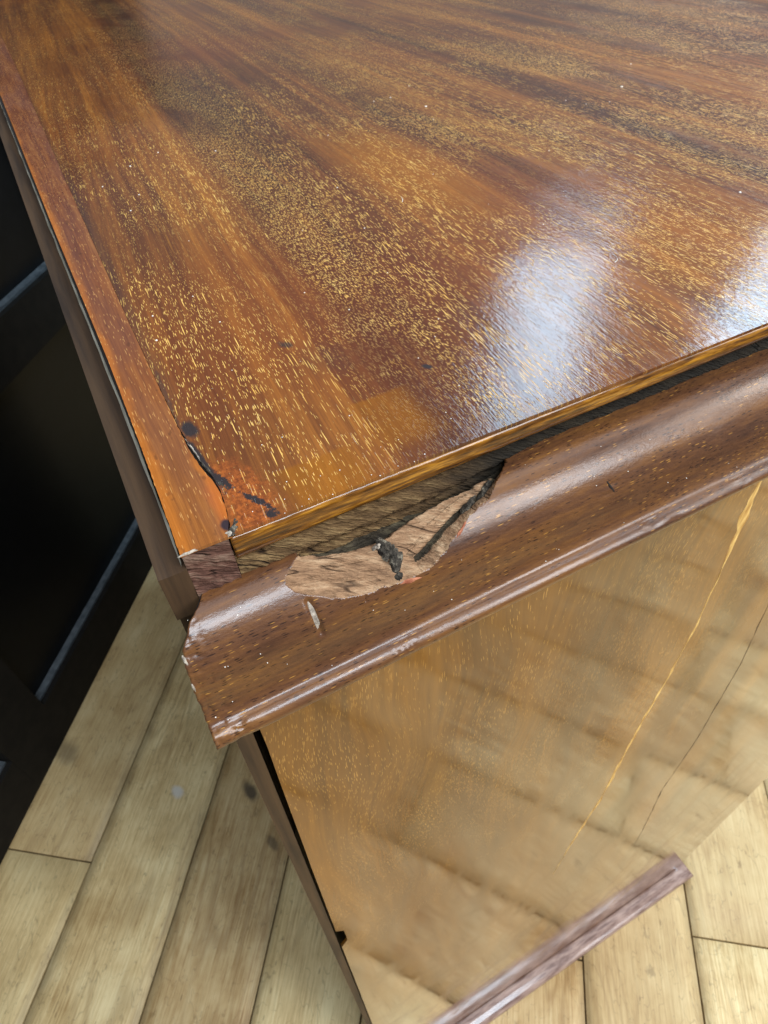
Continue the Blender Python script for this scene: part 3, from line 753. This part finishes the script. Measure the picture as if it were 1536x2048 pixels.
flake('veneer_flake', 0.094, 0.022, 0.005, 0.011, 0.0022, MAT_DIRT, 5.3, -0.001, -0.4)
flake('veneer_flake', 0.079, 0.006, 0.006, 0.007, 0.0020, MAT_SCUFF, 7.3, -0.001, 0.2)
flake('glue_line', 0.0855, 0.225, 0.0022, 0.040, 0.0016, MAT_SCUFF, 3.3, -0.001, 0.11)
flake('glue_line', 0.092, 0.165, 0.0026, 0.034, 0.0018, MAT_DIRT, 4.3, -0.001, 0.14)
flake('glue_line', 0.101, 0.118, 0.0040, 0.020, 0.0018, MAT_DIRT, 6.3, -0.001, 0.35)

# ---- side panel with a notch knocked out of its rear edge
PY = 0.03
ledge = [(-0.33, 0.006)]
z = -0.5
while z > ZF + 0.10:
    x = interp([(-2.3, 0.0005), (-0.7, 0.008)], z) + leanb(z) + 0.002 * fnoise(0, z * 6, 1)
    if -3.02 < z < -2.72: x += 0.035 * (1 + .4 * fnoise(z * 14, 0, 0))
    ledge.append((z, x)); z -= 0.07 if -3.6 < z < -2.4 else 0.25
ledge.append((ZF + 0.08, 0.006 + leanb(ZF)))
def side_panel():
    bm = bmesh.new()
    pts = [(x, zz) for zz, x in ledge] + [(XR + 0.04, ZF + 0.08), (XR - 0.02, -7.0), (XR - 0.04, -0.33)]
    a = [bm.verts.new(W(x, PY, zz)) for x, zz in pts]; b = [bm.verts.new(W(x, PY + 0.014, zz)) for x, zz in pts]
    bm.faces.new(a); bm.faces.new(b[::-1])
    for i in range(len(a)):
        j = (i + 1) % len(a); bm.faces.new((a[i], b[i], b[j], a[j]))
    return bevelled('side_panel', bm, MAT_PANEL, cab, 0.002, 1)
side = side_panel()
side['label'] = 'high gloss veneered side panel mirroring the floor'
box('carcass', 0.03, XR - 0.06, PY + 0.016, YR - 0.05, ZF + 0.03, -0.165, MAT_CORE, cab, 0.0, None)
box('front_panel', XR - 0.055, XR - 0.002, PY + 0.018, YR - 0.02, ZF + 0.10, -0.33, MAT_PANEL, cab, 0.0)
box('far_side_panel', 0.02, XR - 0.06, YR - 0.045, YR - 0.005, ZF + 0.10, -0.15, MAT_PANEL, cab, 0.0)
def ribbon(name, pts, widths, mat, parent, seed, off=0.0012, jag=0.75):
    vs, fs = [], []
    n = 0
    fine = []
    for (p, w), (q, w2) in zip(zip(pts, widths), zip(pts[1:], widths[1:])):
        m = 34
        for i in range(m):
            t = i / m; fine.append((p[0] + (q[0] - p[0]) * t, p[1] + (q[1] - p[1]) * t, w + (w2 - w) * t))
    fine.append((*pts[-1], widths[-1]))
    for i, (x, zz, w) in enumerate(fine):
        wl = w * max(.06, 0.45 + jag * fbm(zz * 5, seed, 0)); wr = w * max(.06, 0.45 + jag * fbm(zz * 5, seed, 8))
        cx = x + 0.006 * fnoise(zz * 1.5, seed, 4) + 0.004 * fnoise(zz * 7, seed, 6)
        for k, xx in enumerate((cx - wl, cx - wl * .3, cx + wr * .4, cx + wr)):
            vs.append(W(xx, PY - (off if k in (1, 2) else 0.0002), zz))
    for i in range(len(fine) - 1):
        for k in range(3): fs.append((i * 4 + k, i * 4 + k + 1, (i + 1) * 4 + k + 1, (i + 1) * 4 + k))
    return mesh_obj(name, vs, fs, mat, parent)
ribbon('split', [(1.60, -0.45), (1.602, -0.66), (1.61, -0.80), (1.635, -0.98), (1.65, -1.10)], [0.02, 0.030, 0.045, 0.022, 0.006], MAT_SPLIT, side, 1.0)
ribbon('split', [(1.65, -1.10), (1.69, -1.50), (1.69, -1.9), (1.68, -2.65), (1.69, -3.4), (1.62, -4.25), (1.60, -4.9)], [0.008, 0.009, 0.014, 0.022, 0.026, 0.018, 0.004], MAT_SPLIT, side, 2.0)
ribbon('crack', [(2.20, -1.2), (2.221, -1.72), (2.37, -2.37), (2.50, -3.4), (2.54, -4.4), (2.75, -5.6), (2.85, -6.3)], [0.003, 0.006, 0.009, 0.011, 0.012, 0.010, 0.002], MAT_CRACK, side, 3.0, 0.0006)

# ---- base moulding: mitred run along the side and return along the front
def base_run(name, side_run):
    pr = [(0.0, 0.255), (0.008, 0.262), (0.03, 0.266), (0.10, 0.262), (0.17, 0.248), (0.205, 0.230), (0.228, 0.205), (0.238, 0.17), (0.240, 0.10), (0.240, 0.004), (0.0, 0.004)]
    vs, fs = [], []
    n = len(pr)
    segs = 24
    for i in range(segs + 1):
        for d, h in pr:
            if side_run:
                x0, x1 = -0.16, XR + 0.045 + d
                vs.append(W(x0 + (x1 - x0) * i / segs, PY - 0.001 - d + 0.003 * fnoise(i * .7, d * 5, 0), ZF + h))
            else:
                y0, y1 = PY - 0.001 - d, YR
                vs.append(W(XR + 0.045 + d + 0.0015, y0 + (y1 - y0) * i / segs, ZF + h))
    for i in range(segs):
        for k in range(n):
            l = (k + 1) % n
            fs.append((i * n + k, (i + 1) * n + k, (i + 1) * n + l, i * n + l))
    fs.append(tuple(range(n))); fs.append(tuple(segs * n + k for k in range(n))[::-1])
    return mesh_obj(name, vs, fs, MAT_BASE, cab, False)
base_run('base_moulding', True)
base_run('base_moulding', False)

# ------------------------------------------------------------------ dust
def dust():
    bm = bmesh.new()
    def speck(p, r):
        m_ = Matrix.Translation(W(*p)) @ Matrix.Diagonal((1, 1, .5, 1))
        bmesh.ops.create_icosphere(bm, subdivisions=1, radius=r * S, matrix=m_)
    for _ in range(70):
        y = rng.random() ** 2.2 * 2.2; x = 0.1 + rng.random() * (0.5 + y * 1.1)
        speck((x, y, 0.0006), 0.0006 + 0.0012 * rng.random() * (0.6 + y))
    for x, y, r in ((1.726, .505, .004), (0.118, .62, .0028), (0.26, .62, .002), (2.2, 1.5, .006), (1.45, 1.75, .005)): speck((x, y, .0006), r)
    for _ in range(34):
        x = -0.05 + rng.random() ** 1.5 * 1.2; s = 0.03 + rng.random() * 0.24
        if 0.12 < x < 0.62 and s < 0.16 and rng.random() < .5: continue
        speck(surf(x, s, 0.0004), 0.0006 + 0.0009 * rng.random())
    for hx, hy, ln, a0, cv in ((1.16, .37, .05, .3, 30), (1.42, .62, .05, 2.0, -18), (0.92, .98, .04, .9, 14)):
        prev = None; px, py, a = hx, hy, a0
        for i in range(13):
            w = 0.0005 + 0.0002 * hy
            ring = [bm.verts.new(W(px + w * math.cos(a + 1.57) * c, py + w * math.sin(a + 1.57) * c, 0.0008 + zz)) for c, zz in ((1, 0), (-1, 0), (0, w * 1.4))]
            if prev:
                for k in range(3): bm.faces.new((prev[k], prev[(k + 1) % 3], ring[(k + 1) % 3], ring[k]))
            prev = ring
            px += math.cos(a) * ln / 12; py += math.sin(a) * ln / 12; a += cv * ln / 12
    me = bpy.data.meshes.new('dust'); bm.to_mesh(me); bm.free(); me.materials.append(MAT_DUST)
    o = bpy.data.objects.new('dust', me); col.objects.link(o)
    label(o, 'tiny pale dust specks scattered over the polished cabinet top', 'dust', kind='stuff')
dust()
